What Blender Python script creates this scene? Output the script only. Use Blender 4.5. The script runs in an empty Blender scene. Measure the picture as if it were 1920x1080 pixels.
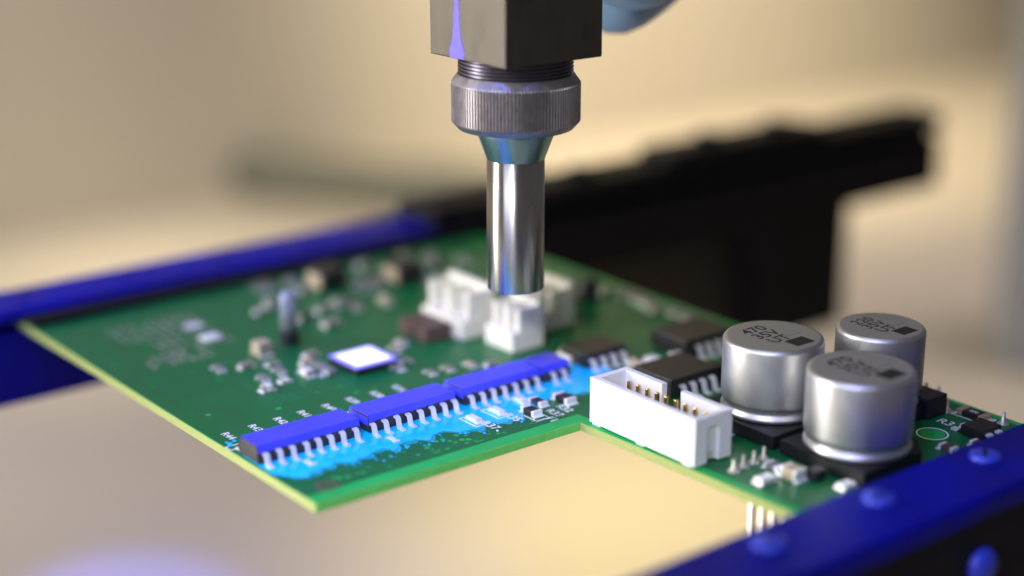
import bpy, bmesh, math, random
from mathutils import Vector, Matrix
random.seed(7)
R = math.radians
S = bpy.context.scene
COL = S.collection
S.unit_settings.scale_length = 0.001           # one unit is one millimetre

# ------------------------------------------------------------------ camera
CAM = Vector((-62.917, -103.618, 55.5))
PITCH, YAW, FPX = R(17.4), R(51.4), 3130.0
cd = bpy.data.cameras.new('camera'); cam = bpy.data.objects.new('camera', cd); COL.objects.link(cam)
cam.location = CAM
cam.rotation_euler = (R(90) - PITCH, 0, YAW - R(90))
cd.sensor_width = 36; cd.lens = FPX / 1920 * 36
cd.clip_start = 1; cd.clip_end = 5000
cd.dof.use_dof = True; cd.dof.focus_distance = 146.0
cd.dof.aperture_fstop = cd.lens * 1e-3 / 6.8    # a 6.8 mm pupil
S.camera = cam

# ------------------------------------------------------------------ world, exposure
W = bpy.data.worlds.new('World'); S.world = W; W.use_nodes = True
bg = W.node_tree.nodes['Background']
bg.inputs[0].default_value = (1.0, 0.95, 0.9, 1); bg.inputs[1].default_value = 0.09
S.view_settings.view_transform = 'Standard'; S.view_settings.look = 'None'
S.view_settings.exposure = 0; S.view_settings.gamma = 1

# ------------------------------------------------------------------ lamps
def aim(o, tgt):
    o.rotation_euler = (Vector(tgt) - o.location).to_track_quat('-Z', 'Y').to_euler()
def area(name, loc, tgt, sx, sy, radiance, col):
    l = bpy.data.lights.new(name, 'AREA'); l.shape = 'RECTANGLE'; l.size = sx; l.size_y = sy
    l.energy = radiance * math.pi * sx * sy; l.color = col
    o = bpy.data.objects.new(name, l); COL.objects.link(o); o.location = loc; aim(o, tgt); return o
def spot(name, loc, tgt, deg, power, col, rad=6, blend=0.8):
    l = bpy.data.lights.new(name, 'SPOT'); l.spot_size = R(deg); l.spot_blend = blend
    l.energy = power; l.color = col; l.shadow_soft_size = rad
    o = bpy.data.objects.new(name, l); COL.objects.link(o); o.location = loc; aim(o, tgt); return o
area('left_key_strip', (-235, 190, 60), (30, 0, 5), 44, 260, 42.0, (1.0, 0.95, 0.86))  # unseen key light at left, stretched tall to streak the metal
area('top_fill', (-60, 40, 420), (30, 20, 0), 260, 260, 1.1, (1.0, 0.94, 0.86))  # unseen soft fill from above, added for the capacitor tops
area('front_lamp', (-230, -110, 150), (20, 0, 0), 230, 150, 3.4, (0.93, 0.97, 1.0))
spot('ultraviolet_spot', (-75, -40, 150), (15, 9, 0), 17, 1.5e6, (0.10, 0.16, 1.0), rad=10)
spot('ultraviolet_spot', (-120, -90, 210), (44, -33, 0), 13, 1.3e6, (0.12, 0.20, 1.0), rad=12)
spot('ultraviolet_spot', (-60, 20, 170), (6, 64, 0), 30, 1.2e6, (0.12, 0.14, 1.0), rad=12)
spot('ultraviolet_spot', (-30, 230, 120), (38, 119, -70), 9, 3.0e6, (0.13, 0.15, 1.0), rad=3, blend=.6)  # added violet spot for the ultraviolet reflection on the desk
spot('ultraviolet_spot', (-90, 300, 200), (52, 187, -70), 22, 1.6e6, (0.62, 0.58, 1.0), rad=12, blend=1)  # added weak spot for the mauve desk area at left
spot('desk_fill', (160, 230, 170), (126, 76, -70), 30, 5.6e6, (1.0, 0.86, 0.48), rad=30, blend=1)  # unseen spot added for a warm pool under the notch
spot('backdrop_fill', (240, 150, 260), (365, 332, -45), 62, 1.25e7, (1.0, 0.87, 0.62), rad=40, blend=1)  # unseen spot added to brighten the wall right of the nozzle
spot('desk_fill', (260, 60, 260), (262, 130, -70), 44, 3.0e6, (0.95, 0.86, 0.86), rad=40, blend=1)  # unseen fill added for the mauve desk at right
spot('backdrop_fill', (40, 120, 200), (170, 332, -10), 60, 1.3e6, (1.0, 0.9, 0.74), rad=40, blend=1)  # unseen fill added to lift the left of the wall
spot('front_spot', (-150, -130, 130), (13, 2, 0), 15, 1.5e6, (1.0, 0.96, 0.88), rad=14, blend=1)
spot('backdrop_fill', (-40, 160, 300), (118, 272, -70), 21, 1.05e7, (1.0, 0.9, 0.7), rad=40, blend=1)  # unseen spot added for the bright desk band behind the far rail

# ------------------------------------------------------------------ materials
def mat(name, col, rough=0.5, metal=0.0, emit=None, es=0.0, spec=0.5, var=0.0, scale=1.0, bump=0.0, coat=0.0, aniso=0.0, streak=None, trans=0.0):
    m = bpy.data.materials.new(name); m.use_nodes = True
    nt = m.node_tree; b = nt.nodes['Principled BSDF']
    b.inputs['Base Color'].default_value = (*col, 1); b.inputs['Roughness'].default_value = rough
    b.inputs['Metallic'].default_value = metal; b.inputs['Specular IOR Level'].default_value = spec
    b.inputs['Coat Weight'].default_value = coat; b.inputs['Anisotropic'].default_value = aniso
    if aniso:
        b.inputs['Anisotropic Rotation'].default_value = 0.25
        tg = nt.nodes.new('ShaderNodeTangent'); tg.direction_type = 'RADIAL'; tg.axis = 'Z'
        nt.links.new(tg.outputs[0], b.inputs['Tangent'])
    if trans: b.inputs['Transmission Weight'].default_value = trans
    if emit: b.inputs['Emission Color'].default_value = (*emit, 1); b.inputs['Emission Strength'].default_value = es
    tc = nt.nodes.new('ShaderNodeTexCoord'); mp = nt.nodes.new('ShaderNodeMapping')
    nt.links.new(tc.outputs['Object'], mp.inputs[0])
    if streak: mp.inputs['Scale'].default_value = streak
    n = nt.nodes.new('ShaderNodeTexNoise'); n.inputs['Scale'].default_value = scale; n.inputs['Detail'].default_value = 6
    nt.links.new(mp.outputs[0], n.inputs[0])
    if var:
        mx = nt.nodes.new('ShaderNodeMix'); mx.data_type = 'RGBA'
        mx.inputs['A'].default_value = (*[c * (1 - var) for c in col], 1)
        mx.inputs['B'].default_value = (*[min(1, c * (1 + var)) for c in col], 1)
        nt.links.new(n.outputs[0], mx.inputs['Factor']); nt.links.new(mx.outputs['Result'], b.inputs['Base Color'])
        mr = nt.nodes.new('ShaderNodeMapRange'); mr.inputs['To Min'].default_value = max(0.02, rough * (1 - var)); mr.inputs['To Max'].default_value = min(1, rough * (1 + var))
        nt.links.new(n.outputs[0], mr.inputs[0]); nt.links.new(mr.outputs[0], b.inputs['Roughness'])
    if bump:
        bp = nt.nodes.new('ShaderNodeBump'); bp.inputs['Strength'].default_value = bump; bp.inputs['Distance'].default_value = 0.05
        nt.links.new(n.outputs[0], bp.inputs['Height']); nt.links.new(bp.outputs[0], b.inputs['Normal'])
    return m
M = dict(
    mask=mat('solder_mask', (0.015, 0.42, 0.09), 0.42, spec=0.3, var=0.25, scale=0.25),
    pour=mat('solder_mask_over_copper', (0.005, 0.14, 0.040), 0.38, spec=0.32, var=0.3, scale=0.35, bump=0.12),
    trace=mat('masked_trace', (0.010, 0.17, 0.06), 0.36, spec=0.35),
    edgegreen=mat('green_edge_glow', (0.13, 0.58, 0.11), 0.45, var=0.25, scale=1.0, bump=0.3),
    fr4=mat('board_edge', (0.36, 0.43, 0.13), 0.6, var=0.28, scale=1.2, streak=(1, 1, 9), bump=0.3),
    silk=mat('silkscreen', (0.78, 0.80, 0.76), 0.6),
    black=mat('black_plastic', (0.014, 0.014, 0.016), 0.42, var=0.3, scale=6, bump=0.25),
    blackbase=mat('black_base', (0.008, 0.008, 0.009), 0.55),
    chip=mat('chip_body', (0.030, 0.028, 0.030), 0.5, var=0.3, scale=8, bump=0.3),
    coatblue=mat('fluorescing_coat', (0.060, 0.065, 0.88), 0.34, emit=(0.01, 0.02, 1.0), es=0.12, var=0.28, scale=0.7, bump=0.25),
    film=mat('thin_coating', (0.008, 0.27, 0.33), 0.12, emit=(0.0, 0.20, 0.5), es=0.22, var=0.4, scale=2.0, bump=0.3),
    cyan=mat('wet_coating', (0.01, 0.42, 0.95), 0.12, emit=(0.0, 0.32, 1.0), es=0.45, var=0.4, scale=0.7, bump=0.35),
    white=mat('white_nylon', (0.80, 0.81, 0.83), 0.45, var=0.04, scale=2, bump=0.05),
    cream=mat('cream_nylon', (0.78, 0.76, 0.66), 0.5, var=0.05, scale=2),
    tin=mat('tinned_lead', (0.92, 0.92, 0.95), 0.32, 0.35, var=0.15, scale=5, bump=0.2),
    gold=mat('gold_pin', (0.80, 0.58, 0.22), 0.25, 1.0, var=0.2, scale=5),
    alu=mat('capacitor_can', (0.66, 0.66, 0.68), 0.45, 1.0, var=0.14, scale=0.7, bump=0.10),
    alutop=mat('capacitor_top', (0.64, 0.635, 0.63), 0.52, 1.0, var=0.10, scale=4, bump=0.10),
    ink=mat('black_ink', (0.012, 0.012, 0.012), 0.6),
    greyink=mat('grey_ink', (0.035, 0.033, 0.03), 0.6),
    steel=mat('turned_steel', (0.55, 0.53, 0.52), 0.30, 1.0, aniso=0.85, var=0.2, scale=2.2, streak=(1, 1, 0.12), bump=0.08),
    cone=mat('blued_steel', (0.34, 0.50, 0.56), 0.30, 1.0, var=0.2, scale=2, streak=(1, 1, .2)),
    knurl=mat('knurled_steel', (0.40, 0.37, 0.40), 0.42, 1.0, var=0.3, scale=1.6, bump=0.3),
    block=mat('block_steel', (0.105, 0.094, 0.080), 0.48, 0.75, var=0.4, scale=0.6, streak=(1, 1, .4), bump=0.2),
    thread=mat('thread_steel', (0.20, 0.19, 0.25), 0.35, 1.0, var=0.3, scale=3),
    violet=mat('violet_reflection', (0.12, 0.10, 0.6), 0.3, emit=(0.13, 0.10, 0.9), es=0.7, var=0.3, scale=2),
    blue=mat('blue_lit_rail', (0.0, 0.001, 0.23), 0.45, spec=0.22, var=0.6, scale=0.16, bump=0.3),  # blue of the ultraviolet light put into the rail colour
    screw=mat('blue_screw', (0.035, 0.06, 0.55), 0.35),
    dark=mat('black_and_shaded_rail', (0.004, 0.0035, 0.007), 0.6, spec=0.25, var=0.3, scale=0.3),
    glove=mat('nitrile_glove', (0.26, 0.40, 0.62), 0.42, var=0.1, scale=0.5, bump=0.4),
    desk=mat('desk_laminate', (0.50, 0.44, 0.36), 0.50, var=0.06, scale=0.01),
    wall=mat('wall_paint', (0.43, 0.385, 0.325), 0.85, var=0.05, scale=0.01),
    column=mat('grey_column', (0.24, 0.24, 0.27), 0.7),
    tan=mat('tan_ceramic', (0.52, 0.42, 0.26), 0.45),
    brown=mat('brown_body', (0.10, 0.06, 0.05), 0.5),
    grey=mat('grey_resin', (0.17, 0.18, 0.18), 0.45),
    pale=mat('pale_ceramic', (0.24, 0.24, 0.17), 0.5),
    bluegrey=mat('blue_grey_resin', (0.26, 0.29, 0.36), 0.4),
    hole=mat('bare_ring', (0.20, 0.16, 0.12), 0.5, 0.6),
    label=mat('glare_white', (0.85, 0.85, 0.95), 0.3, emit=(0.9, 0.88, 1.0), es=0.8),  # lamp reflection on the chip top, painted as a white glow
    halo=mat('glare_border', (0.2, 0.2, 0.8), 0.4, emit=(0.2, 0.17, 1.0), es=0.6),
    brownbox=mat('dark_brown_box', (0.035, 0.026, 0.022), 0.7),
    rod=mat('grey_green_rubber', (0.13, 0.13, 0.10), 0.7),
    dull=mat('dull_terminal', (0.34, 0.33, 0.26), 0.5, 0.2),
    dullgold=mat('tinned_gold', (0.55, 0.52, 0.40), 0.3, 0.6),
    amber=mat('resistor_terminal', (0.75, 0.55, 0.35), 0.4, 0.7),
)

# ------------------------------------------------------------------ helpers
def link(o, parent=None):
    COL.objects.link(o)
    if parent: o.parent = parent
    return o
def obj(name, bm, m, parent=None, loc=(0, 0, 0), rz=0.0, smooth=False, label=None):
    me = bpy.data.meshes.new(name); bm.to_mesh(me); bm.free(); me.materials.append(m)
    if smooth:
        for p in me.polygons: p.use_smooth = True
    o = bpy.data.objects.new(name, me); link(o, parent); o.location = loc; o.rotation_euler = (0, 0, rz)
    if label: o['label'] = label
    return o
def dup(o, parent, loc=None, rz=None, label=None):
    c = o.copy(); COL.objects.link(c); c.parent = parent
    if loc is not None: c.location = loc
    if rz is not None: c.rotation_euler = (0, 0, rz)
    if label: c['label'] = label
    for ch in list(o.children): dup(ch, c)
    return c
def thing(name, label, cat, loc=(0, 0, 0), group=None):
    o = bpy.data.objects.new(name, None); COL.objects.link(o); o.location = loc
    o['label'] = label; o['category'] = cat
    if group: o['group'] = group
    return o
def box(bm, x0, x1, y0, y1, z0, z1, bev=0.0):
    r = bmesh.ops.create_cube(bm, size=1)
    for v in r['verts']:
        v.co = Vector(((x0 + x1) / 2 + v.co.x * (x1 - x0), (y0 + y1) / 2 + v.co.y * (y1 - y0), (z0 + z1) / 2 + v.co.z * (z1 - z0)))
    if bev:
        es = list({e for v in r['verts'] for e in v.link_edges})
        bmesh.ops.bevel(bm, geom=es, offset=bev, segments=2, affect='EDGES', profile=0.5)
    return bm
def nb(*a, **k): return box(bmesh.new(), *a, **k)
def lathe(prof, n=64, bm=None):
    bm = bm or bmesh.new(); rings = []
    for r, z in prof:
        if r < 1e-6: rings.append([bm.verts.new((0, 0, z))])
        else: rings.append([bm.verts.new((r * math.cos(2 * math.pi * i / n), r * math.sin(2 * math.pi * i / n), z)) for i in range(n)])
    for a, b in zip(rings, rings[1:]):
        for i in range(n):
            j = (i + 1) % n
            if len(a) == 1: bm.faces.new((a[0], b[i], b[j]))
            elif len(b) == 1: bm.faces.new((a[i], a[j], b[0]))
            else: bm.faces.new((a[i], a[j], b[j], b[i]))
    bmesh.ops.recalc_face_normals(bm, faces=bm.faces); return bm
def prism(pts, z0, z1, bm=None):
    bm = bm or bmesh.new()
    lo = [bm.verts.new((x, y, z0)) for x, y in pts]; hi = [bm.verts.new((x, y, z1)) for x, y in pts]
    bm.faces.new(hi); bm.faces.new(lo[::-1]); n = len(pts)
    for i in range(n): bm.faces.new((lo[i], lo[(i + 1) % n], hi[(i + 1) % n], hi[i]))
    bmesh.ops.recalc_face_normals(bm, faces=bm.faces); return bm
def extrude_x(prof, x0, x1, bev=0.0):           # a (y, z) outline drawn along X
    bm = bmesh.new()
    a = [bm.verts.new((x0, y, z)) for y, z in prof]; b = [bm.verts.new((x1, y, z)) for y, z in prof]; n = len(prof)
    bm.faces.new(a); bm.faces.new(b[::-1])
    for i in range(n): bm.faces.new((a[i], b[i], b[(i + 1) % n], a[(i + 1) % n]))
    bmesh.ops.recalc_face_normals(bm, faces=bm.faces)
    if bev: bmesh.ops.bevel(bm, geom=list(bm.edges), offset=bev, segments=2, affect='EDGES')
    return bm
def ribbon(path, w, t):                          # a bent flat strip: path of (y, z) points, width w along X
    bm = bmesh.new(); n = len(path); vs = []
    for i, (y, z) in enumerate(path):
        p = path[max(0, i - 1)]; q = path[min(n - 1, i + 1)]
        d = Vector((q[0] - p[0], q[1] - p[1])).normalized(); nx, nz = -d.y * t / 2, d.x * t / 2
        vs.append([bm.verts.new((sx * w / 2, y + s * nx, z + s * nz)) for sx, s in ((-1, 1), (1, 1), (1, -1), (-1, -1))])
    for a, b in zip(vs, vs[1:]):
        for k in range(4): bm.faces.new((a[k], a[(k + 1) % 4], b[(k + 1) % 4], b[k]))
    bm.faces.new(vs[0][::-1]); bm.faces.new(vs[-1]); bmesh.ops.recalc_face_normals(bm, faces=bm.faces); return bm
DG = None
def text(name, s, size, m, parent, loc, rz, shear=0.0, h=0.006, sx=1.0, spacing=1.0, line=0.9):
    cu = bpy.data.curves.new(name, 'FONT'); cu.body = s; cu.size = size; cu.extrude = h
    cu.align_x = 'CENTER'; cu.align_y = 'CENTER'; cu.offset = size * 0.012; cu.space_line = line; cu.space_character = spacing; cu.resolution_u = 3
    t = bpy.data.objects.new(name, cu); COL.objects.link(t); bpy.context.view_layer.update()
    me = bpy.data.meshes.new_from_object(t.evaluated_get(bpy.context.evaluated_depsgraph_get()))
    bpy.data.objects.remove(t); me.materials.clear(); me.materials.append(m)
    o = bpy.data.objects.new(name, me); link(o, parent); o.location = loc; o.rotation_euler = (0, 0, rz); o.scale = (sx, 1, 1)
    return o

# ------------------------------------------------------------------ setting
o = obj('desk', nb(-500, 900, -500, 332, -75, -70), M['desk']); o['kind'] = 'structure'
o = obj('wall', nb(-500, 1100, 332.5, 340, -75, 420), M['wall']); o['kind'] = 'structure'

# ------------------------------------------------------------------ circuit board
board = thing('circuit_board', 'green circuit board with an L-shaped notch, clamped between two blue rails', 'circuit board')
outline = [(0, 0), (27.5, 0), (28.3, -28.6), (57.8, -28.6), (57.8, 59.2), (0.1, 59.2)]
obj('board_panel', prism(outline, -0.80, 0.0), M['fr4'], board, label='yellow-green cut edge of the board')
eb = bmesh.new(); box(eb, .02, 27.48, -.03, -.002, -.74, 0.0); box(eb, 27.46, 27.499, -.002, -.001, -.7, -.05)
obj('edge_glow', eb, M['edgegreen'], board, label='bright green strip for light glowing through the front edge')  # light through the translucent edge, painted as a green strip
obj('solder_mask', prism([(x + dx, y + dy) for (x, y), (dx, dy) in zip(outline, ((.05, .05), (-.05, .05), (-0.0 + .05, .05), (-.05, .05), (-.05, -.05), (.05, -.05)))], 0.003, 0.02), M['mask'], board)
obj('copper_pour', prism([(.12, 1.6), (28.6, 1.6), (29.3, -28.4), (57.0, -28.4), (57.0, 58.8), (.2, 58.8)], 0.0, 0.045), M['pour'], board, label='darker green coated copper area')
Z0 = 0.045
# fine traces standing slightly proud of the mask
bm = bmesh.new()
for k in range(15):
    y = 2.1 + k * 0.42
    if 1.9 < y < 2.8: box(bm, 7.0 + 0.5 * k, 27.2, y, y + .13, Z0, Z0 + .02)
for k in range(26):
    x = 1.6 + k * 1.255
    box(bm, x, x + .16, 12.9, 15.2 + (k % 3) * .6, Z0, Z0 + .02)
for k in range(9):
    box(bm, 2.0, 17.0 - k, 27.5 + k * .9, 27.65 + k * .9, Z0, Z0 + .02)
    box(bm, 17.0 - k, 17.15 - k, 20.0, 27.65 + k * .9, Z0, Z0 + .02)
for k in range(7): box(bm, 33 + k * .6, 33.2 + k * .6, 1.9, 8.0 + k * .5, Z0, Z0 + .02)
for k in range(8): box(bm, 41, 56 - k * .4, 16 + k * .8, 16.2 + k * .8, Z0, Z0 + .02)
t = obj('trace', bm, M['trace'], board); t['kind'] = 'stuff'
bm = bmesh.new()
for k in range(150):
    x = random.uniform(1, 57); y = random.uniform(13, 55) if x < 33 else random.uniform(-25, 55)
    if k < 34: x, y = random.uniform(2, 26), random.uniform(2.0, 4.4)
    if 27.5 < x < 33 and y < 0: continue
    if y < 0 and x < 45: continue
    bmesh.ops.create_circle(bm, cap_ends=True, segments=10, radius=random.choice((.16, .2, .26)), matrix=Matrix.Translation((x, y, Z0 + .012 + k * 1e-5)))
t = obj('via', bm, M['mask'], board); t['kind'] = 'stuff'

# printed designators, reading towards the near right
RZ = R(-90)
for s, x, y in (('R44', 1.55, 16.5), ('R43', 4.3, 16.65), ('R42', 6.9, 16.75), ('R41', 9.4, 16.8), ('R40', 12.0, 16.8), ('R39', 14.6, 16.9), ('R38', 17.2, 16.8), ('R36', 19.7, 16.8)):
    text('designator', s, 1.08, M['silk'], board, (x, y, Z0 + .008), RZ)
for s, x, y, sz in (('R37', 20.7, 4.15, 1.25), ('R35', 23.4, 4.4, 1.25), ('F1', 25.9, 1.95, 1.2), ('R33', 27.1, 3.0, 1.2), ('R32', 28.5, 3.3, 1.2)):
    text('designator', s, sz, M['silk'], board, (x, y, Z0 + .008 + (.06 if y > 4 else 0)), RZ)
text('designator', 'R3', 1.5, M['silk'], board, (52.6, -20.3, Z0 + .025), RZ)
text('designator', 'R10', 1.0, M['silk'], board, (56.95, -20.6, Z0 + .008), RZ)

def frame_print(x, y, lx, ly, w=.13, name='silkscreen_outline'):
    b = bmesh.new(); z0, z1 = Z0, Z0 + .015
    box(b, x - lx / 2, x + lx / 2, y - ly / 2, y - ly / 2 + w, z0, z1); box(b, x - lx / 2, x + lx / 2, y + ly / 2 - w, y + ly / 2, z0, z1)
    box(b, x - lx / 2, x - lx / 2 + w, y - ly / 2 + w, y + ly / 2 - w, z0, z1); box(b, x + lx / 2 - w, x + lx / 2, y - ly / 2 + w, y + ly / 2 - w, z0, z1)
    return obj(name, b, M['silk'], board)

# mounting rings
b = lathe([(0.55, 0), (0.95, 0), (0.95, .03), (0.55, .03), (0.55, 0)], 32); ring = obj('fiducial_ring', b, M['hole'], board, (2.55, 2.35, Z0))
b = lathe([(1.25, 0), (1.42, 0), (1.42, .02), (1.25, .02), (1.25, 0)], 48); obj('printed_ring', b, M['silk'], board, (49.6, -21.2, Z0))
obj('via_cover', lathe([(0, .02), (1.1, .02), (1.1, 0)], 32), M['mask'], board, (49.6, -21.2, Z0))

# ---- wet fluorescent coating, irregular outline
def noise1(t, s):
    from mathutils import noise
    return noise.noise(Vector((t, s, 0.3)))
edge = [(0.35, 12.0), (0.3, 9.0), (0.35, 6.9), (1.2, 5.6), (2.3, 4.4), (3.9, 5.3), (5.3, 5.9), (7.2, 5.2), (9.3, 5.8), (11, 5.6), (13, 6.1), (15, 5.4), (16.8, 5.6), (18.5, 4.9), (20.2, 4.9), (22, 4.4), (23.6, 4.5), (25, 5.3), (26.4, 5.6), (28.2, 5.9), (30.2, 6.2), (32.8, 5.3), (35.6, 5.6), (38.0, 7.2), (39.0, 9.5), (38.2, 11.2), (36.3, 12.9), (33.5, 12.9)]
pts = []
for (a, b2) in zip(edge, edge[1:]):
    L = math.dist(a, b2); n = max(1, int(L / .14))
    for i in range(n):
        f = i / n; x = a[0] + (b2[0] - a[0]) * f; y = a[1] + (b2[1] - a[1]) * f
        if x > 1.5 and y < 9:
            y += noise1(x * .8, 3) * 1.1 + noise1(x * 2.6, 9) * .28
        elif x > 34: x += noise1(y * 1.4, 5) * .7
        pts.append((x, y))
pts.append((33.5, 12.6))
fm = prism([(x + (.25 if x > 36 else 0), y - (.55 + .5 * noise1(x * 1.3, 21) if 1.2 < x < 36 and y < 9 else 0)) for x, y in pts], Z0 + .0005, Z0 + .025)
obj('coating_film', fm, M['film'], board, label='thin teal film spreading beyond the bright coating')
bm = prism(pts, Z0 + .001, Z0 + .05)
for k in range(60):                             # droplets beyond the edge
    x = random.uniform(6, 27); y0 = 5.2 if x < 17 else 4.4
    y = y0 - abs(random.gauss(0, .7)); r = random.uniform(.04, .13)
    bmesh.ops.create_circle(bm, cap_ends=True, segments=8, radius=r, matrix=Matrix.Translation((x, y, Z0 + .03 + k * 2e-4)) @ Matrix.Diagonal((1, random.uniform(1, 2.2), 1, 1)))
obj('coating_puddle', bm, M['cyan'], board, label='bright cyan-blue wet coating spread along the row of chips')
bm = bmesh.new()
for k in range(14):
    bmesh.ops.create_circle(bm, cap_ends=True, segments=9, radius=random.uniform(.08, .25), matrix=Matrix.Translation((random.uniform(.5, 1.4), random.uniform(12.6, 15.4), Z0 + .03 + k * 2e-4)))
obj('coating_spatter', bm, M['cyan'], board)['kind'] = 'stuff'

# ---- chips in the row
def chip_body(lx, n):
    b = bmesh.new(); sec = [(-1.62, .12), (-1.62, .85), (-1.38, 1.7), (1.38, 1.7), (1.62, .85), (1.62, .12)]
    va = []
    for x, ins in ((-lx / 2, 1), (lx / 2, 1)):
        va.append([b.verts.new((x - (math.copysign(.12, x) if z in (1.7, .12) else 0), y, z)) for y, z in sec])
    k = len(sec)
    b.faces.new(va[0]); b.faces.new(va[1][::-1])
    for i in range(k): b.faces.new((va[0][i], va[1][i], va[1][(i + 1) % k], va[0][(i + 1) % k]))
    bmesh.ops.recalc_face_normals(b, faces=b.faces)
    bmesh.ops.bevel(b, geom=list(b.edges), offset=.05, segments=2, affect='EDGES'); return b
def chip_coat(lx, left_open):
    b = bmesh.new(); x0, x1 = -lx / 2 + .14, lx / 2 - .14; t = .022
    rows = [(1.40, 1.70 + t), (-1.37, 1.70 + t), (-1.43, 1.66), (-1.495, 1.35), (-1.535, 1.17)]
    n = 40; g = []
    for i in range(n + 1):
        x = x0 + (x1 - x0) * i / n
        g.append([b.verts.new((x, y - (t if y < -1.4 else 0), z + (random.uniform(-.13, .05) if j == 4 else 0))) for j, (y, z) in enumerate(rows)])
    for a, c in zip(g, g[1:]):
        for j in range(len(rows) - 1): b.faces.new((a[j], a[j + 1], c[j + 1], c[j]))
    if not left_open:
        xs = -lx / 2 - .015
        q = [b.verts.new(c) for c in ((x0, 1.40, 1.70 + t), (x0, -1.37, 1.70 + t), (xs, -1.63, .86), (xs, 1.6, .86))]; b.faces.new(q)
    bmesh.ops.recalc_face_normals(b, faces=b.faces)
    return b
pin_path = [(-1.5, .98), (-1.78, .98), (-1.93, .92), (-2.0, .78), (-2.12, .30), (-2.2, .14), (-2.33, .08), (-2.85, .07)]
pin0 = None
def chip(lx, npins, cx, cy, left_open=False, label=None):
    global pin0
    c = obj('chip', chip_body(lx, npins), M['chip'], board, (cx, cy, Z0), label=label)
    obj('chip_coating', chip_coat(lx, left_open), M['coatblue'], c, smooth=False)
    for k in range(npins):
        x = (k - (npins - 1) / 2) * 1.265
        for s in (0, math.pi):
            if pin0 is None:
                pin0 = obj('pin', ribbon(pin_path, .46, .17), M['tin'], c, (x, 0, 0), smooth=False)
                continue
            p = dup(pin0, c, (x, 0, 0), s)
            p.scale = (1, 1, random.uniform(.95, 1.04))
            if random.random() < .5: p.rotation_euler.z += R(random.uniform(-3, 3))
    return c
CY = 10.75
chip(10.3, 8, 5.3, CY, True, 'blue coated chip nearest the left board edge, its end face bare and dark')
chip(9.6, 8, 15.95, CY, label='second blue coated chip from the left board edge')
chip(9.0, 7, 26.0, CY, label='third blue coated chip from the left board edge')
chip(3.4, 2, 32.5, CY, label='short blue coated chip at the far end of the row')
frame_print(1.0, 14.0, 1.9, 1.0)
for k in range(5): frame_print(4.0 + k * 2.6, 14.1, 1.9, .9, .1)

# ---- small parts soldered in front of and around
def smd(x, y, lx, ly, h, body, term='tin', name='chip_resistor', rz=0, label=None, frac=.22, axis='x'):
    if axis == 'y': rz += math.pi / 2; lx, ly = ly, lx
    c = obj(name, nb(-lx / 2 * (1 - frac * 1.8), lx / 2 * (1 - frac * 1.8), -ly / 2, ly / 2, .04, h, .03), M[body], board, (x, y, Z0), rz, label=label)
    for s in (-1, 1):
        a, b2 = sorted((s * lx / 2, s * lx / 2 * (1 - frac * 1.9)))
        obj('terminal', nb(a, b2, -ly / 2 - .01, ly / 2 + .01, .02, h + .02, .04), M[term], c)
        a, b2 = sorted((s * (lx / 2 + .22), s * (lx / 2 - .1)))
        obj('solder_fillet', nb(a, b2, -ly / 2 - .08, ly / 2 + .08, 0, .14, .06), M['tin'], c)
    return c
frame_print(25.3, 4.0, 1.6, 3.2); smd(25.3, 4.1, 1.0, 1.9, .55, 'black', axis='y', label='black chip fuse inside a white printed outline beside the puddle')
smd(27.3, 5.6, .9, 1.8, .45, 'black', axis='y'); smd(29.6, 4.6, 1.2, 2.1, .6, 'black', axis='y', label='black chip resistor next to the white connector')
frame_print(20.2, 5.9, 1.5, 2.6, .12).location.z = .06; smd(20.3, 6.0, .7, 1.5, .4, 'white', axis='y')
frame_print(22.9, 6.2, 1.5, 2.6, .12).location.z = .06; smd(23.1, 6.3, .7, 1.5, .4, 'white', axis='y')
smd(26.4, 7.0, .7, 1.4, .4, 'white', axis='y'); smd(12.2, 6.9, .5, .9, .1, 'silk', axis='y'); smd(3.9, 7.1, .5, .9, .1, 'silk', axis='y')
obj('solder_bead', lathe([(0, .1), (.09, .07), (.12, 0)], 12), M['silk'], board, (20.5, 2.9, Z0))

# ---- white box header beside the notch
hx0, hx1, hy0, hy1, hh = 27.95, 32.25, -13.85, -0.75, 4.35
hd = bmesh.new(); w = .62
box(hd, hx0, hx0 + w, hy0, hy1, .15, hh, .04)
box(hd, hx1 - w, hx1, -6.0, hy1, .15, hh, .04); box(hd, hx1 - w, hx1, hy0, -8.3, .15, hh, .04); box(hd, hx1 - w + .01, hx1 - .01, -8.4, -5.9, .15, 1.5)
box(hd, hx0 + w - .02, hx1 - w + .02, hy1 - w, hy1 - .01, .15, hh - .02, .04)
box(hd, hx0 + w - .02, hx0 + 1.5, hy0 + .01, hy0 + w, .15, hh - .02, .04); box(hd, hx1 - 1.5, hx1 - w + .02, hy0 + .01, hy0 + w, .15, hh - .02, .04)
box(hd, hx0 + 1.45, hx1 - 1.45, hy0 + .02, hy0 + w - .02, 3.3, hh - .03, .03); box(hd, hx0 + 1.45, hx1 - 1.45, hy0 + .25, hy0 + w, .9, 3.35)
box(hd, hx0 + w - .02, hx1 - w + .02, hy0 + w - .02, hy1 - w + .02, .16, 1.2)
for y in (-1.6, -7.2, -12.8):
    box(hd, hx0 + .05, hx0 + .9, y - .5, y + .5, 0, .2)
hd_o = obj('box_header', hd, M['white'], board, (0, 0, Z0), label='white open-topped box connector beside the board notch')
pp = None
for row, px in ((0, 29.25), (1, 31.05)):
    for k in range(9):
        y = -2.45 - k * 1.18
        if pp is None:
            b = nb(-.17, .17, -.17, .17, 1.1, 3.75, .07); pp = obj('pin', b, M['gold'], hd_o, (px, y, 0))
        else: dup(pp, hd_o, (px, y, 0))

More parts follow.
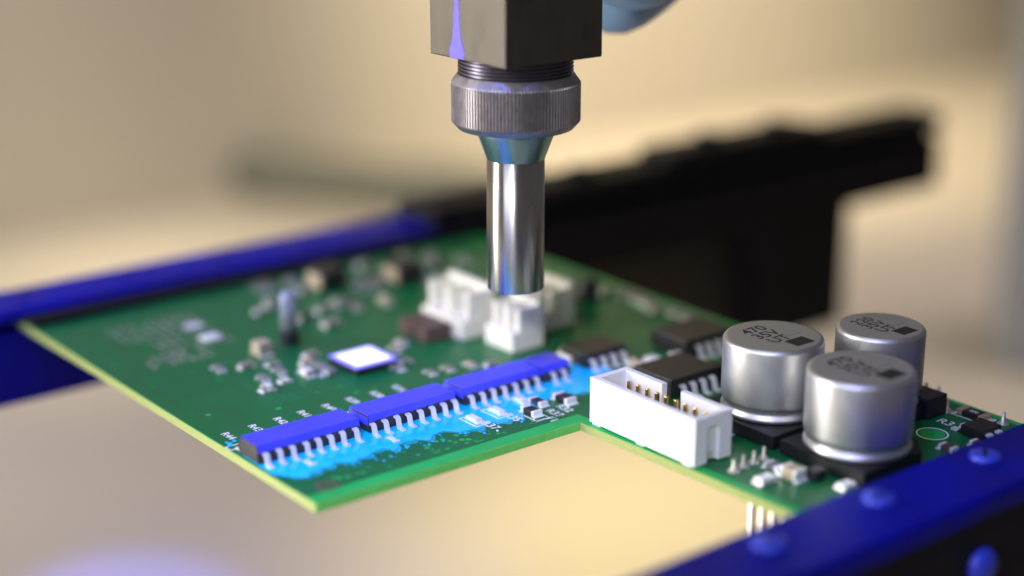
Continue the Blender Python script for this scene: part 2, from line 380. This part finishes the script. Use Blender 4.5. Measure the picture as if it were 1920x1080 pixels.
# ---- electrolytic capacitors
def capacitor(cx, cy, rad, H, half, label, txt):
    zb = 1.3
    prof = [(rad * .80, zb), (rad * .97, zb + .02), (rad * 1.0, zb + .14), (rad * 1.0, zb + .42), (rad * .955, zb + .60), (rad * .93, zb + .80), (rad * .955, zb + 1.0), (rad * .995, zb + 1.3), (rad, zb + 1.5),
            (rad, H - .42), (rad * .992, H - .25), (rad * .965, H - .09), (rad * .93, H - .01), (rad * .92, H)]
    c = obj('capacitor', lathe(prof, 96), M['alu'], board, (cx, cy, Z0), smooth=True, label=label)
    obj('can_top', lathe([(rad * .925, H - .015), (rad * .90, H + .004), (0, H + .004)], 96), M['alutop'], c)
    ch = half * .38
    base = [(-half, -half), (half - ch, -half), (half, -half + ch), (half, half - ch), (half - ch, half), (-half, half)]
    b = prism(base, .12, 1.28); obj('capacitor_base', b, M['blackbase'], c)
    for s in (-1, 1):
        a, b2 = sorted((s * (half - .6), s * (half + .9)))
        obj('terminal', nb(a, b2, -.5, .5, 0, .14, .03), M['tin'], c)
    zt = H + .012
    m = rad * .36
    obj('polarity_mark', nb(-.12 * rad, .38 * rad, -.74 * rad, -.38 * rad, zt - .01, zt + .004), M['ink'], c)
    tx = text('can_print', txt, rad * .40, M['greyink'], c, (-.08 * rad, .12 * rad, zt + .002), R(0), line=.85)
    obj('vent_line', nb(-.5 * rad, .55 * rad, -.2 * rad, -.2 * rad + .06, zt - .01, zt + .02), M['alu'], c)
    return c
capacitor(40.8, -10.3, 4.42, 8.0, 4.9, 'silver can capacitor directly behind the white box connector, its base square black', '470\n35V\nUT')
capacitor(50.2, -14.4, 3.95, 8.0, 4.2, 'smaller silver can capacitor at the back right, partly behind the front one', '220\n35V\nUT')
capacitor(40.35, -20.5, 4.52, 8.05, 4.5, 'silver can capacitor nearest the near blue rail, blurred', '470\n35V\nUT')

# ---- gull-wing power chips behind the header
def soic(x, y, lx, ly, h, npins, label=None, rz=0, lead=.55, mtl='black'):
    c = obj('power_chip', nb(-lx / 2, lx / 2, -ly / 2, ly / 2, .15, h, .08), M[mtl], board, (x, y, Z0), rz, label=label)
    path = [(-ly / 2 + .1, h * .6), (-ly / 2 - .25, h * .6), (-ly / 2 - .42, h * .5), (-ly / 2 - .6, .25), (-ly / 2 - .72, .09), (-ly / 2 - 1.3, .08)]
    b0 = obj('pin', ribbon(path, lead, .2), M['tin'], c, (-(npins - 1) / 2 * 1.27, 0, 0))
    for k in range(npins):
        for s in (0, math.pi):
            if k == 0 and s == 0: continue
            dup(b0, c, ((k - (npins - 1) / 2) * 1.27, 0, 0), s)
    return c
soic(40.6, 1.4, 6.4, 5.2, 1.9, 4, 'black power chip with silver leads just behind the white connector')
soic(39.0, 11.4, 5.0, 3.9, 1.6, 4, 'dark chip at the far end of the puddle')
soic(49.5, 8.2, 7.0, 5.0, 1.9, 4, 'black power chip near the far right board edge')
soic(47.6, -1.6, 6.0, 4.6, 1.5, 4, 'black power chip left of the rear capacitors')
smd(36.6, 12.3, 1.0, 1.6, .9, 'tan', name='chip_capacitor', label='tan chip capacitor at the far end of the puddle')
smd(42.6, 6.3, 1.2, 2.2, .8, 'white', name='chip_capacitor', axis='y'); smd(40.6, 6.9, 1.0, 1.8, .8, 'tan', name='chip_capacitor', axis='y'); smd(45.2, 5.8, 1.0, 1.8, .8, 'grey', name='chip_capacitor')

# ---- right-hand corner
c = obj('inductor', nb(-1.5, 1.3, -1.5, 1.5, .05, 1.95, .12), M['black'], board, (53.1, -17.5, Z0), label='black block beside the rear capacitor')
frame_print(55.7, -21.0, 1.9, 3.6)
r1 = smd(55.7, -21.0, 1.25, 2.9, .5, 'black', 'amber', axis='y', label='flat black chip resistor inside a white printed outline')
text('resistor_print', '000', .62, M['silk'], r1, (0, 0, .51), 0)
soic(52.6, -24.0, 2.7, 2.3, 1.0, 2, 'small black transistor at the near rail', lead=.6)
smd(50.3, -25.6, .9, 1.5, .5, 'brown', axis='y'); smd(47.6, -24.4, .9, 1.5, .5, 'brown', axis='y')
post = None
def solder_post(x, y, h=1.05, m='dullgold'):
    global post
    if post is None: post = obj('solder_post', lathe([(.55, 0), (.45, .12), (.2, .35), (.15, h), (0, h + .06)], 14), M[m], board, (x, y, Z0), smooth=True); return post
    return dup(post, board, (x, y, Z0))
for x, y in ((57.0, -14.7), (57.0, -16.1), (55.0, -18.6), (56.4, -23.6), (30.3, -16.1), (31.6, -15.9), (32.9, -15.85), (34.2, -15.75), (55.9, -26.2)): solder_post(x, y)
smd(30.7, -19.2, 1.6, 1.0, .5, 'silk'); smd(33.0, -20.1, 1.3, 1.8, 1.0, 'tan', name='chip_capacitor', axis='y', label='tan chip capacitor in front of the nearest capacitor')
obj('diode', nb(-.6, .6, -.6, .6, .05, .9, .08), M['black'], board, (34.4, -21.3, Z0)); smd(33.2, -17.9, 1.1, 1.5, .5, 'grey', axis='y'); smd(35.0, -24.0, 1.4, 1.0, .4, 'silk')
# pins hanging below the notch edge
b0 = None
for k in range(6):
    y = -18.9 - k * 1.15
    if b0 is None: b0 = obj('header_pin', nb(-.2, .2, -.2, .2, -8.0, -.82, .06), M['steel'], board, (29.6, y, 0))
    else: dup(b0, board, (29.6, y, 0))

# ---- blurred far part of the board
c = obj('processor_chip', nb(-2.4, 2.4, -2.4, 2.4, .1, .7, .08), M['black'], board, (20.7, 24.2, Z0), label='square chip with a lamp reflection painted white on top, behind the chip row')
obj('glare_border', nb(-2.4, 2.4, -2.4, 2.4, 0.705, .85), M['halo'], c); obj('chip_glare', nb(-2.0, 2.0, -2.0, 2.0, 0.855, .90), M['label'], c)  # reflected lamp painted as a white glow with a violet border
c = obj('status_lamp', lathe([(0, 5.6), (.6, 5.5), (.85, 5.0), (.85, 1.5), (0, 1.5)], 24), M['bluegrey'], board, (18.3, 33.9, Z0), smooth=True, label='pale upright cylinder on a black foot, left of the square chip')
obj('foot', lathe([(0, 1.5), (1.0, 1.5), (1.0, 0)], 24), M['black'], c)
for x, y, lx, ly, h, m in ((14.6, 33.0, 2.0, 1.6, 1.9, 'tan'), (9.8, 23.9, 1.3, .9, .9, 'cream'), (11.0, 26.6, 1.3, .9, .6, 'grey'), (11.4, 30.6, 1.4, .9, .7, 'pale'), (13.2, 27.4, 1.5, .9, .6, 'grey'), (14.9, 25.2, 2.0, 1.0, .9, 'cream'),
                           (13.7, 29.6, 1.2, .8, .6, 'pale'), (16.6, 27.9, 1.3, .9, .7, 'tan'), (18.0, 29.5, 1.4, 1, .6, 'pale'), (22.6, 21.0, 1.4, .9, .5, 'grey'), (24.2, 22.3, 1.2, .9, .5, 'pale'), (26.2, 17.9, 1.3, .8, .5, 'pale'),
                           (28.6, 17.5, 1.3, .8, .5, 'tan'), (24.3, 18.1, 1.2, .8, .4, 'pale'), (30.2, 16.4, 1.2, .8, .5, 'grey'), (9.0, 31.6, 1.5, .9, .5, 'grey'), (12.3, 24.9, 1.1, .8, .5, 'cream'), (16.3, 24.0, 1.1, .8, .6, 'cream'),
                           (25.4, 25.6, 1.3, 1.0, .6, 'pale'), (27.0, 26.9, 1.3, 1.0, .6, 'tan')):
    smd(x, y, lx * .9, ly * .9, h * .7, m, 'dull', name='chip_capacitor', rz=random.choice((0, math.pi / 2)), label='bright tan block left of the upright cylinder' if x == 14.6 else None)
obj('long_coil', nb(-.45, .45, -1.8, 1.8, .05, .6, .1), M['grey'], board, (16.8, 23.6 + 1.6, Z0), label='taupe strip part left of the square chip')
obj('relay', nb(-1.6, 1.6, -2.4, 2.4, .05, 1.6, .1), M['brown'], board, (30.5, 27.6, Z0), label='dark brown block left of the white wire connectors')
for x, y, lab in ((31.6, 47.6, 'dark coil block near the far rail'), (39.6, 44.3, 'dark coil block near the far rail with a copper side')):
    c = obj('coil_block', nb(-1.5, 1.5, -1.7, 1.7, .05, 2.4, .2), M['black'], board, (x, y, Z0), label=lab)
    obj('coil_winding', nb(-1.9, -1.52, -1.3, 1.3, .3, 1.9, .1), M['tan'], c)
obj('round_coil', lathe([(0, 2.4), (1.1, 2.3), (1.3, 1.9), (1.3, 0)], 24), M['black'], board, (51.2, 26.3, Z0), smooth=True)
for k in range(34):
    x = random.uniform(20, 50); y = random.uniform(36, 52)
    smd(x, y, random.uniform(1, 2.0), random.uniform(.8, 1.3), random.uniform(.4, .9), random.choice(('pale', 'grey', 'tan', 'pale', 'cream', 'black')), 'dull', name='chip_capacitor', rz=random.choice((0, math.pi / 2)))
for k in range(13):
    smd(55.6 - random.uniform(0, 1.2), 27 - k * 2.05, 1.6, 1.1, .6, random.choice(('pale', 'grey', 'pale')), 'dull', name='chip_capacitor')
for k in range(8):
    smd(46 + random.uniform(-2, 8), 26 + k * 1.6, 1.8, 1.4, .6, random.choice(('grey', 'tan', 'cream')), 'dull', name='chip_capacitor')
# blurred blocks of printing on the bare left part
b = bmesh.new()
def print_rows(b, x, y, nx, ny, px=.62, py=1.05, w=.34, l=.85):
    for i in range(nx):
        for j in range(ny):
            if random.random() < .14: continue
            q = random.uniform(.7, 1.1)
            box(b, x + i * px, x + i * px + w * q, y - j * py - l * q, y - j * py, Z0, Z0 + .012)
print_rows(b, 5.6, 49.0, 9, 4, 1.1, 1.3, .5, .8); print_rows(b, 7.6, 43.2, 7, 4, 1.1, 1.3, .5, .8); print_rows(b, 4.4, 38.9, 7, 3, 1.0, 1.2, .5, .9)
t = obj('printed_text', b, M['dull'], board, label='blurred rows of white printing on the bare green area'); t['kind'] = 'stuff'
obj('test_pad', nb(-.9, .9, -.8, .8, 0, .05), M['tin'], board, (13.5, 45.0, Z0)); obj('test_pad', nb(-.9, .9, -.8, .8, 0, .3, .1), M['silk'], board, (12.9, 40.3, Z0))

# ---- white wire connectors below the nozzle
def wire_connector(x, y, lx, ly, h, label):
    b = bmesh.new()
    box(b, -lx / 2, lx / 2, -ly / 2, ly / 2, .05, 2.1, .1)
    box(b, lx / 2 - .8, lx / 2, -ly / 2 + .01, ly / 2 - .01, 2.0, h, .1)
    n = max(2, int(ly / 2.4))
    for k in range(n + 1):
        yy = -ly / 2 + .4 + k * (ly - .8) / n
        box(b, -lx / 2 + .9, lx / 2 - .7, yy - .35, yy + .35, 2.0, h - .5, .08)
    c = obj('wire_connector', b, M['cream'], board, (x, y, Z0), label=label)
    for k in range(n):
        yy = -ly / 2 + .4 + (k + .5) * (ly - .8) / n
        obj('pin', nb(-.2, .2, -.2, .2, 2.0, h - 1.4, .05), M['tin'], c, (0, yy, 0))
    return c
wire_connector(34.4, 27.2, 4.2, 7.0, 5.2, 'white wire connector left of the nozzle tip, the widest of the three')
wire_connector(35.9, 19.8, 4.0, 4.4, 4.8, 'white wire connector below the nozzle tip')
wire_connector(42.6, 23.2, 4.0, 5.0, 4.6, 'white wire connector right of the nozzle tip')

# ------------------------------------------------------------------ clamp rails
def rail_profile(yi, yo, zt, zb):
    s = 1 if yo > yi else -1
    return [(yi, zt - .5), (yi + s * .6, zt), (yo - s * .5, zt), (yo, zt - .5), (yo, zb), (yi, zb), (yi, -1.02), (yi + s * 2.1, -1.02), (yi + s * 2.1, .08), (yi, .08)]
def screw(parent, x, y, z, r=1.3, m='screw'):
    b = lathe([(0, .42), (r * .8, .40), (r * .95, .3), (r, .1), (r, -.2)], 28)
    c = obj('screw', b, M[m], parent, (x, y, z), smooth=True)
    obj('screw_slot', nb(-r * .7, r * .7, -.15, .15, .36, .43), M['dark'], c)
    return c
near = thing('clamp_rail', 'blue clamp rail crossing the lower right corner, nearest the camera, with round screw heads', 'rail', (20, -26.7, 0), 'blue clamp rails gripping the board')
b = extrude_x([(0, .9), (-.5, 1.85), (-7.5, 1.85), (-7.9, 1.5), (-7.9, .08), (0, .08)], -50, 150, .1); obj('rail_body', b, M['blue'], near)
obj('rail_side', nb(-50, 150, -7.85, -.05, -16, -1.03), M['dark'], near, label='lower side of the rail, its shade painted black')  # side turned away from the light, its shade painted black
obj('rail_spacer', nb(-50, 150, -7.8, -2.1, -1.03, .08), M['dark'], near)
s0 = screw(near, -.2, -3.0, 1.85)
s0['label'] = 'round blue screw head on the near rail'
for x in (12.0, 25.2, 38.0): dup(s0, near, (x, -3.0, 1.85), R(30 * x))
obj('rail_knob', lathe([(0, .8), (1.1, .7), (1.5, .2), (1.5, -.6)], 24), M['screw'], near, (18.8, -8.0, -3.9), smooth=True).rotation_euler = (R(90), 0, 0)
far = thing('clamp_rail', 'long clamp rail behind the board, left half lit blue, right half unlit and black', 'rail', (20, 57.3, 0), 'blue clamp rails gripping the board')
b = extrude_x([(y - 57.3, z) for y, z in rail_profile(57.3, 65.2, 1.4, -8.8)], -80, 33.5, .12); obj('rail_body', b, M['blue'], far)
b = extrude_x([(y - 57.3, z) for y, z in rail_profile(57.25, 66.0, 3.1, -8.9)], 33.55, 133, .3); obj('rail_unlit_end', b, M['dark'], far, label='black unlit end of the far rail')  # end beyond the ultraviolet light, painted black instead of blue
for x in (-18, -6, 6, 18, 29):
    q = dup(s0, far, (x, 3.8, 1.1), R(17 * x), label='round blue screw head on the far rail'); q.data = q.data.copy(); q.data.materials[0] = M['blue']
obj('rail_shadow_strip', nb(-19.8, 37.5, -3.0, -.1, .08, .75, .12), M['dark'], far, label='black strip standing for the rail shadow along the board edge')  # shade under the rail overhang, drawn as a black strip
obj('rail_stop', nb(74, 106, .6, 7.6, 2.9, 4.6, .6), M['dark'], far)
for x in (60, 84, 98): obj('rail_bolt', lathe([(0, 1.3), (1.4, 1.2), (1.8, .6), (1.8, -.4)], 20), M['dark'], far, (x, 3.8, 3.1 if x < 70 else 4.6), smooth=True)
# bracket hanging from the far rail
obj('rail_bracket', prism([(-8.5, -2.5), (8.5, -2.5), (9.5, 4), (-9.5, 4)], -28.0, -9.0), M['dark'], far, (104, 3.5, 0), label='black bracket hanging from the right end of the rail')
obj('dark_box', nb(50, 103, 8, 26, -34, -9.0, 2), M['brownbox'], far, label='dark brown box under the black end of the rail')  # dark brown box filling the space under the rail
rd = thing('rubber_rod', 'blurred grey-green rod lying on the desk behind the far rail', 'rod', (205, 292, -62))
b = lathe([(0, -52), (6, -50), (7, -30), (6, 0), (8, 20), (9, 44), (0, 48)], 24)
o = obj('rod_body', b, M['rod'], rd, smooth=True); o.rotation_euler = (R(90), 0, R(30))
cp = thing('grey_column', 'blurred blue-grey upright panel at the right border of the picture', 'column', (236, 98, -70))
cp.rotation_euler = (0, 0, YAW - R(90))
obj('column_panel', nb(0, 70, -6, 14, 0, 130, 2), M['column'], cp)

# ------------------------------------------------------------------ nozzle
NX, NY = 27.66, 9.32
nz = thing('nozzle', 'steel dispensing nozzle with knurled ring and square block, pointing down above the chips', 'nozzle', (NX, NY, 10.22)); nz.scale = (1.035,) * 3
def K(z): return z - 11.75
obj('nozzle_tube', lathe([(1.75, K(18)), (1.75, K(12.0)), (1.95, K(11.78)), (2.42, K(11.78)), (2.5, K(11.88)), (2.5, K(23.35)), (2.4, K(23.4))], 96), M['steel'], nz, smooth=True)
obj('nozzle_cone', lathe([(2.46, K(23.3)), (2.52, K(23.42)), (3.3, K(25.5)), (3.55, K(26.1)), (3.5, K(26.3))], 96), M['cone'], nz, smooth=True)
# knurled ring: real teeth
n = 116 * 4; bm = bmesh.new(); rings = []
for r, z, kn in ((3.2, 26.05, 0), (4.55, 26.0, 0), (4.95, 26.1, 0), (5.42, 26.62, .3), (5.52, 26.75, 1), (5.52, 29.95, 1), (5.42, 30.1, .3), (4.95, 30.75, 0), (4.6, 30.85, 0), (4.2, 30.8, 0)):
    rg = []
    for i in range(n):
        a = 2 * math.pi * i / n; q = (i % 4) in (0, 1)
        rr = r - (0.11 * kn if not q else 0)
        rg.append(bm.verts.new((rr * math.cos(a), rr * math.sin(a), K(z))))
    rings.append(rg)
for a, b2 in zip(rings, rings[1:]):
    for i in range(n): bm.faces.new((a[i], a[(i + 1) % n], b2[(i + 1) % n], b2[i]))
bmesh.ops.recalc_face_normals(bm, faces=bm.faces)
obj('knurled_ring', bm, M['knurl'], nz)
pr = []; z = 30.6
while z < 32.6: pr += [(4.72, K(z)), (4.9, K(z + .1)), (4.9, K(z + .16)), (4.72, K(z + .26))]; z += .3
obj('thread', lathe(pr, 96), M['thread'], nz, smooth=False)
hb = 5.15
for y, z in ((-3.6, 36.0), (2.9, 40.5)):
    q = obj('set_screw', lathe([(.45, -.05), (.45, .02), (.8, .06), (.8, -.3)], 20), M['thread'], nz, (hb + 0, y, K(z)), smooth=True); q.rotation_euler = (0, R(90), 0)
bl = obj('nozzle_block', nb(-hb, hb, -hb, hb, K(32.2), K(62), .12), M['block'], nz)
b = bmesh.new()
tear = [(-.95, 32.28), (.95, 32.28), (1.0, 32.9), (.62, 33.7), (.42, 34.9), (.22, 37.6), (-.22, 37.6), (-.42, 34.9), (-.62, 33.7), (-1.0, 32.9)]
va = [b.verts.new((-hb - .03, y + 1.35, K(z))) for y, z in tear]; vb = [b.verts.new((-hb + .05, y + 1.35, K(z))) for y, z in tear]
b.faces.new(va); b.faces.new(vb[::-1])
for i in range(len(tear)): b.faces.new((va[i], vb[i], vb[(i + 1) % len(tear)], va[(i + 1) % len(tear)]))
bmesh.ops.recalc_face_normals(b, faces=b.faces); obj('reflection_glow', b, M['violet'], bl, label='violet reflection shown as a glowing shape, widening downwards, on the left face of the block')  # ultraviolet reflection on the block, drawn as a glowing shape

# ------------------------------------------------------------------ gloved hand
def skin(name, chain, m, label, cat):
    vs = []; es = []; rd = []
    def add(pts, root=None):
        prev = root
        for (p, r) in pts:
            vs.append(p); rd.append(r); i = len(vs) - 1
            if prev is not None: es.append((prev, i))
            prev = i
        return prev
    ids = {}
    for key, root, pts in chain:
        st = len(vs); last = add(pts, ids.get(root)); ids[key] = last
    me = bpy.data.meshes.new(name); me.from_pydata(vs, es, []); o = bpy.data.objects.new(name, me); COL.objects.link(o)
    md = o.modifiers.new('s', 'SKIN')
    for i, r in enumerate(rd): me.skin_vertices[0].data[i].radius = (r, r); me.skin_vertices[0].data[i].use_root = (i == 0)
    md.use_smooth_shade = True
    sb = o.modifiers.new('d', 'SUBSURF'); sb.levels = 2; sb.render_levels = 2
    bpy.context.view_layer.update()
    me2 = bpy.data.meshes.new_from_object(o.evaluated_get(bpy.context.evaluated_depsgraph_get()))
    bpy.data.objects.remove(o); me2.materials.clear(); me2.materials.append(m)
    for p in me2.polygons: p.use_smooth = True
    o = bpy.data.objects.new(name, me2); COL.objects.link(o); o['label'] = label; o['category'] = cat
    return o
def px(x, y, D):
    f = Vector((math.cos(YAW) * math.cos(PITCH), math.sin(YAW) * math.cos(PITCH), -math.sin(PITCH)))
    r = Vector((math.sin(YAW), -math.cos(YAW), 0)); u = r.cross(f)
    return CAM + (f + r * ((x - 960) / FPX) - u * ((y - 540) / FPX)) * D
P = lambda x, y, D: tuple(px(x, y, D * 1.035))
skin('gloved_hand', [
    ('wrist', None, [(P(1900, -2600, 185), 24), (P(1750, -2000, 178), 27)]),
    ('palm', 'wrist', [(P(1620, -1500, 172), 26)]),
    ('index', 'palm', [(P(1560, -900, 166), 9.6), (P(1400, -430, 158), 8.4), (P(1190, -115, 149), 6.8), (P(1155, -58, 146.5), 6.2), (P(1142, -20, 146), 4.6)]),
    ('middle', 'palm', [(P(1640, -850, 176), 9.8), (P(1420, -330, 168), 8.4), (P(1180, -90, 157), 7.4), (P(1130, -25, 154), 6.2), (P(1105, 15, 153), 4.8)]),
    ('ring', 'palm', [(P(1780, -900, 186), 9.4), (P(1700, -480, 180), 8.2), (P(1480, -330, 172), 7.2), (P(1400, -330, 168), 6.4)]),
    ('little', 'palm', [(P(1950, -1000, 192), 8.4), (P(1900, -650, 188), 7.4), (P(1750, -520, 182), 6.4), (P(1700, -520, 180), 5.6)]),
    ('thumb', 'wrist', [(P(1100, -1500, 150), 11.5), (P(850, -900, 138), 9.5), (P(820, -420, 132), 8.4), (P(828, -150, 130), 7.4), (P(828, -90, 130), 5.0)]),
], M['glove'], 'hand in a pale blue rubber glove gripping the top of the nozzle block', 'hand')
